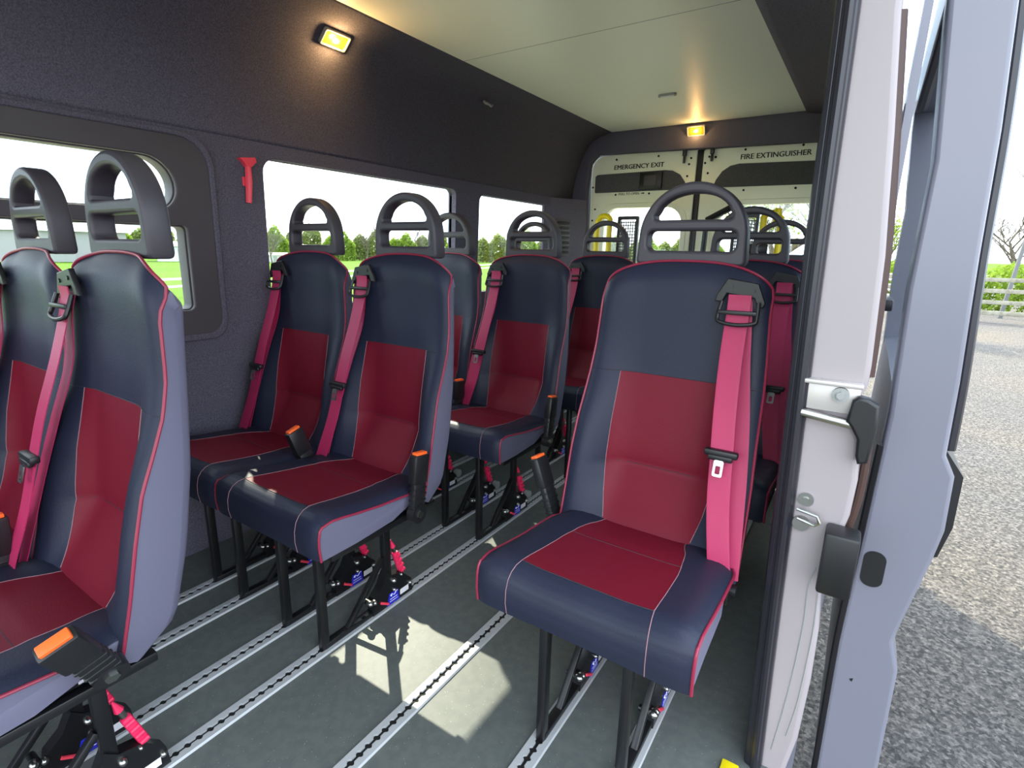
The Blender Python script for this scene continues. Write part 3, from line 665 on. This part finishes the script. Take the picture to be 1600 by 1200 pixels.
mb.tube([(.905, YPIL-.012, .616), (.940, YPIL-.016, .612), (.945, YPIL-.016, .600), (.938, YPIL-.014, .592), (.908, YPIL-.010, .597)], .0035); ob('striker', mb.mesh(CHROME), pil)
mb = MB(); mb.box((.984, YPIL-.028, .541), (.055, .055, .122), .006); ob('buffer_block', mb.mesh(DARKPL), pil)
mb = MB(); mb.tube(smooth_path([(.952, YPIL-.001, .50), (.945, YPIL-.001, .46), (.948, YPIL-.001, .36), (.942, YPIL-.001, .20), (.930, YPIL-.001, .05)], 5), .0012, 5); mb.tube(smooth_path([(.962, YPIL-.001, .46), (.966, YPIL-.001, .36), (.962, YPIL-.001, .20), (.952, YPIL-.001, .10)], 5), .001, 5); ob('panel_crease', mb.mesh(GREY), pil)
# outer side of the body behind the pillar, roof skin
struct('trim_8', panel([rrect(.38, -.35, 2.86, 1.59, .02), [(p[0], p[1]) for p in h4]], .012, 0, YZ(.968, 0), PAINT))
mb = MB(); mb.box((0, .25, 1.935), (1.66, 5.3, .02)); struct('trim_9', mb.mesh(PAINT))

# ------------------------------------------------------------------ slid-back side door
DY = .40
left = [(1.018, -.32), (1.018, -.02), (1.013, .31), (1.019, .56), (1.023, .80), (1.014, 1.03), (1.015, 1.24), (.993, 1.475), (.985, 1.62)]
right = [(1.060, 1.66), (1.079, 1.458), (1.092, 1.281), (1.100, 1.088), (1.112, .874), (1.116, .742), (1.134, .706), (1.138, .60), (1.130, .535), (1.104, .375), (1.101, .345), (1.118, .285), (1.122, .05), (1.118, -.32)]
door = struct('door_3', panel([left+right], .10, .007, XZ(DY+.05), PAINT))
def xin(z): return lerp_tab([(p[1], p[0]) for p in left], z)
def xout(z): return lerp_tab([(p[1], p[0]) for p in right[::-1]], z)
mb = MB(); P = [(xin(z)+.006, z) for z in (-.3, 0, .3, .55, .82)]+[(xout(z)-.006, z) for z in (.82, .74, .70, .6, .53, .375, .34, .28, .05, -.3)]; mb.prism(P, 'y', DY+.09, DY+1.20); ob('lower_skin', mb.mesh(PAINT), door)
mb = MB(); mb.prism([(xin(1.53)+.004, 1.53), (xout(1.53)-.004, 1.53), (1.058, 1.655), (.988, 1.615)], 'y', DY+.09, DY+1.20); ob('top_rail', mb.mesh(PAINT), door)
mb = MB(); P = [(xin(z)+.004, z) for z in (.80, 1.03, 1.24, 1.475, 1.60)]+[(xout(z)-.004, z) for z in (1.60, 1.28, 1.09, .88, .80)]; mb.prism(P, 'y', DY+1.08, DY+1.20); ob('rear_stile', mb.mesh(PAINT), door)
mb = MB(); mb.strip([[(xout(z)-.022, y, z) for z in (.80, .95, 1.1, 1.28, 1.45, 1.55)] for y in (DY+.08, DY+1.12)]); ob('glass_pane', mb.mesh(TINT), door)
mb = MB(); mb.tube(smooth_path([(xin(.84)+.02, DY+.10, .84), (xin(1.2)+.02, DY+.10, 1.2), (xin(1.45)+.02, DY+.12, 1.46), (1.01, DY+.25, 1.53), (1.01, DY+1.0, 1.53)], 6), .014, 8); ob('window_trim', mb.mesh(TRIMPL), door)
mb = MB(); mb.tube(smooth_path([(x+.007, DY+.05, z) for x, z in [(1.03, 1.75)]+right[:6]], 6), .011, 8); ob('edge_seal', mb.mesh(RUBBER), door)
mb = MB(); mb.prism([(1.118, .745), (1.150, .70), (1.152, .60), (1.140, .535), (1.125, .53)], 'y', DY+.03, DY+1.18); ob('rub_strip', mb.mesh(DARKPL), door)
ho = rrect(1.027, .452, 1.064, .528, .017, 6); mb = MB(); mb.prism(ho, 'y', DY-.0015, DY+.004); ob('oval_grommet', mb.mesh(DARKPL), door)
mb = MB(); mb.prism([(1.044, .232), (1.050, .236), (1.049, .228), (1.046, .229)], 'y', DY-.001, DY+.002); ob('paint_chip', mb.mesh(DARKPL), door)
mb = MB(); mb.tube(smooth_path([(xin(z)+.001, DY+.012, z) for z in (-.3, 0, .3, .5, .74)], 5), .010, 8); ob('edge_seal', mb.mesh(DARKPL), door)
mb = MB(); mb.box((.99, DY+.62, .962), (.05, .16, .03), .004); mb.cyl((.985, DY+.58, .962), (.985, DY+.66, .962), .02); ob('roller_arm', mb.mesh(STEELBLK), door)

# ------------------------------------------------------------------ outside
GZ = -.60
mb = MB(); mb.strip([[(-.9, -40, GZ), (60, -40, GZ)], [(-.9, 90, GZ), (60, 90, GZ)]]); struct('ground', mb.mesh(GRAVEL))
mb = MB(); mb.strip([[(-7, -40, GZ), (-.9, -40, GZ)], [(-7, 90, GZ), (-.9, 90, GZ)]]); struct('ground_bounce', mb.mesh(BOUNCE))  # unseen strip added beside the van to bounce sun up to the ceiling
mb = MB(); mb.strip([[(-400, -200, GZ-.01), (-6, -200, GZ-.01)], [(-400, 400, GZ-.01), (-6, 400, GZ-.01)]]); struct('terrain_field', mb.mesh(GRASS))
mb = MB(); mb.strip([[(-6, 90, GZ-.02), (300, 90, GZ-.02)], [(-6, 400, GZ-.02), (300, 400, GZ-.02)]]); struct('terrain_far_field', mb.mesh(GRASS))

def tree_meshes(seed, h, spread, levels, leaves, lsize, r0, low=.25, bare=False):
    rnd = random.Random(seed); mb = MB(); tips = []
    def grow(p, d, ln, r, lev):
        k = 3; pts = [p]; q = p; dd = d
        for i in range(k):
            dd = (dd+Vector((rnd.uniform(-.25, .25), rnd.uniform(-.25, .25), rnd.uniform(-.05, .18)))).normalized(); q = q+dd*ln/k; pts.append(q)
        mb.tube(pts, lambda t: r*(1-.45*t), 4)
        tips.extend(pts[1:] if lev <= 1 else [])
        if lev == 0: return
        for i in range(rnd.choice((3, 4)) if lev > 1 else 3):
            t = rnd.choice(pts[1:]); a = rnd.uniform(0, 2*math.pi); e = rnd.uniform(.25, 1.0)
            nd = (dd*.55+Vector((math.cos(a)*spread, math.sin(a)*spread, e*.6))).normalized()
            grow(t, nd, ln*rnd.uniform(.55, .8), r*.55, lev-1)
    grow(Vector((0, 0, 0)), Vector((0, 0, 1)), h*.38, r0, levels)
    mx = max(p.z for p in tips); sc = h/mx
    for v_ in mb.bm.verts: v_.co *= sc
    tips = [p*sc for p in tips]; tr_ = mb.mesh(BARK)
    lf = None
    if leaves:
        mb = MB(); bm = mb.bm
        for i in range(leaves):
            p = rnd.choice(tips)+Vector((rnd.gauss(0, .05*h), rnd.gauss(0, .05*h), rnd.gauss(0, .04*h)))
            if p.z < low*h*.3: p.z = low*h*.3+rnd.random()*.1*h
            a = Vector((rnd.gauss(0, 1), rnd.gauss(0, 1), rnd.gauss(0, 1))).normalized(); b2 = a.orthogonal().normalized(); c2 = a.cross(b2); s = lsize*rnd.uniform(.6, 1.3)
            bm.faces.new([bm.verts.new(p+b2*s), bm.verts.new(p+c2*s*.6), bm.verts.new(p-b2*s), bm.verts.new(p-c2*s*.6)])
        lf = bm
        lf = mb.mesh(LEAF, fix=False)
    return tr_, lf
def shrub_mesh(seed, wd, h, n, size, m, dp=.7):
    rnd = random.Random(seed); mb = MB(); bm = mb.bm; ph = [rnd.uniform(0, 6) for _ in range(4)]
    def top(x): return h*(.80+.12*math.sin(2.1*x/wd*3+ph[0])+.08*math.sin(5*x/wd*3+ph[1]))*(1-.25*abs(2*x/wd)**6)
    for i in range(n):
        x = rnd.uniform(-wd/2, wd/2); y = rnd.uniform(-dp, dp)*(1-.3*abs(2*x/wd)**4); z = top(x)*rnd.random()**.8*(1-.25*abs(y/dp)**3); p = Vector((x, y, z))
        a = Vector((rnd.gauss(0, 1), rnd.gauss(-.4, 1), rnd.gauss(.4, 1))).normalized(); b2 = a.orthogonal().normalized(); c2 = a.cross(b2); s = size*rnd.uniform(.5, 1.4)
        bm.faces.new([bm.verts.new(p+b2*s), bm.verts.new(p+c2*s*.7), bm.verts.new(p-b2*s), bm.verts.new(p-c2*s*.7)])
    return mb.mesh(m, fix=False)
def plant(name, ms, loc, rz, sc, label, cat, group=None, lm=None):
    t = empty(name, loc); t.rotation_euler = (0, 0, rz); t.scale = (sc,)*3; tag(t, label, cat, group)
    ob('trunk', ms[0], t)
    if ms[1]: ob('foliage', ms[1], t)
    return t
T1 = tree_meshes(3, 5, .8, 4, 2600, .16, .10); T2 = tree_meshes(11, 6, .7, 4, 1500, .10, .12); T3 = tree_meshes(21, 5.5, .9, 5, 0, 0, .10); T4 = tree_meshes(5, 4.5, 1.0, 5, 2200, .05, .12)
S1 = shrub_mesh(1, 4.4, 4.0, 3600, .17, LEAF); S2 = shrub_mesh(2, 4.4, 4.4, 3600, .17, LEAF2); S3 = shrub_mesh(4, 5, 2.0, 6500, .07, LEAF)
# hedge of trees along the far edge of the field
hz = []
for i in range(23):
    az = math.radians(14+3.1*i); D = 77+2.6*(i % 2)
    o = ob('hedgerow_shrub', (S1, S2)[i % 2], None, (CP.x-math.sin(az)*D, CP.y+math.cos(az)*D, GZ)); o.rotation_euler = (0, 0, az+random.uniform(-.15, .15)); k = random.uniform(.95, 1.2); o.scale = (1, 1, k)
    tag(o, 'spring-green shrub in the hedgerow along the far edge of the grass field', 'shrub', 'hedgerow shrubs beyond the field')
def azp(az, D): a = math.radians(az); return (CP.x-math.sin(a)*D, CP.y+math.cos(a)*D, GZ)
for (az, D, sc, lab) in ((57.3, 62, .84, 'bare grey tree at the left end of the second window view'), (48.5, 66, .95, 'bare spindly tree on the skyline between the two middle headrests'), (33, 60, .75, 'bare spindly tree seen through the third side window'),
                         (43.5, 70, .9, 'bare tree on the skyline near the post between the side windows')):
    plant('bare_tree', T3, azp(az, D), az, sc, lab, 'tree', 'bare trees beyond the field')
plant('leafy_tree', T4, azp(19.5, 27), 1.0, .55, 'rounded leafy tree seen through the left rear window', 'tree')
plant('leafy_tree', T4, azp(6.4, 17), 2.2, .95, 'tall bushy tree filling the right rear window', 'tree')
plant('leafy_tree', T2, azp(-1.0, 31), .4, .62, 'leafy tree above the white gate, in the gap between pillar and sliding door', 'tree')
plant('bare_tree', T3, azp(-9.8, 28.5), 2.0, .95, 'bare-branched tree behind the timber fence at the right edge', 'tree')
for az, D, sc, lab in ((-1.2, 29, .8, 'green bush behind the white gate beside the sliding door'), (-9.0, 24.0, .85, 'green bush behind the timber fence at the right edge'), (6, 23, .7, 'green bush below the tree in the right rear window'), (18, 30, .7, 'green bush in the left rear window')):
    o = ob('bush', S3, None, azp(az, D)); o.rotation_euler = (0, 0, math.radians(az)); o.scale = (1, 1, sc); tag(o, lab, 'bush')
# timber post-and-rail fence, right
t = empty('timber_fence', (3.2, 19.0, GZ)); tag(t, 'weathered four-rail timber fence along the far side of the gravel yard', 'fence')
for k, z in enumerate((.26, .55, .86, 1.16)):
    mb = MB(); mb.box((2.0, 0, z), (8.0, .05, .11), .004); ob('rail', mb.mesh(WOOD), t)
for k in range(5):
    mb = MB(); mb.box((-1.6+1.9*k, .07, .62), (.12, .10, 1.24), .006); ob('post', mb.mesh(WOOD), t)
t = empty('field_gate', (1.9, 24.2, GZ)); tag(t, 'white barred metal gate across the yard, seen between pillar and sliding door', 'gate')
for k in range(6):
    mb = MB(); mb.cyl((-1.5, 0, .15+.19*k), (1.5, 0, .15+.19*k), .03, n=8); ob('bar', mb.mesh(WHITE), t)
for x in (-1.5, 0, 1.5):
    mb = MB(); mb.cyl((x, 0, 0), (x, 0, 1.15), .035, n=8); ob('upright', mb.mesh(WHITE), t)
t = empty('street_lamp', (4.35, 20.6, GZ)); tag(t, 'thin grey street lamp column leaning above the trees at the right edge', 'street lamp'); t.rotation_euler = (0, math.radians(4), 0)
mb = MB(); mb.tube([(0, 0, 0), (0, 0, 4.7)], lambda q: .06-.02*q); ob('column', mb.mesh(POLE), t)
mb = MB(); mb.box((-.28, 0, 4.72), (.62, .10, .05), .01); ob('lamp_head', mb.mesh(POLE), t)
# low white rail in the field, barn and shed
t = empty('paddock_rail', (-18, 8, GZ)); tag(t, 'low white two-rail paddock fence crossing the grass field', 'fence')
dv = Vector((-.25, 1, 0)).normalized(); ang = math.atan2(dv.y, dv.x)
t.rotation_euler = (0, 0, ang)
for z in (.34, .58):
    mb = MB(); mb.box((6, 0, z), (60, .04, .07)); ob('rail', mb.mesh(WHITE), t)
for k in range(12):
    mb = MB(); mb.box((-22+5*k, .03, .31), (.09, .06, .62)); ob('post', mb.mesh(WHITE), t)
def barn(name, loc, rz, L_, W_, H_, lab, wallm, roofm):
    t = empty(name, loc); t.rotation_euler = (0, 0, rz); tag(t, lab, 'building')
    mb = MB(); mb.box((0, 0, H_/2), (L_, W_, H_)); ob('wall', mb.mesh(wallm), t)
    mb = MB(); mb.prism([(-W_/2-.3, H_), (W_/2+.3, H_), (0, H_+W_*.16)], 'x', -L_/2-.3, L_/2+.3); ob('roof', mb.mesh(roofm), t)
    mb = MB(); mb.box((0, -W_/2-.02, H_*.4), (L_*.2, .06, H_*.8)); ob('barn_door', mb.mesh(GREY), t)
barn('barn', azp(73, 64), math.radians(73), 9.5, 5, 2.6, 'long grey barn beyond the field, seen between the front headrests', BARNM, ROOFM)
barn('shed', azp(57.0, 66), math.radians(57), 2.0, 1.6, .75, 'small white-roofed shed on the edge of the field at the window corner', ROOFM, WHITE)
barn('farmhouse', azp(64.6, 66), math.radians(66), 4.5, 3, 1.5, 'low white farm building right of the grey barn', ROOFM, ROOFM)
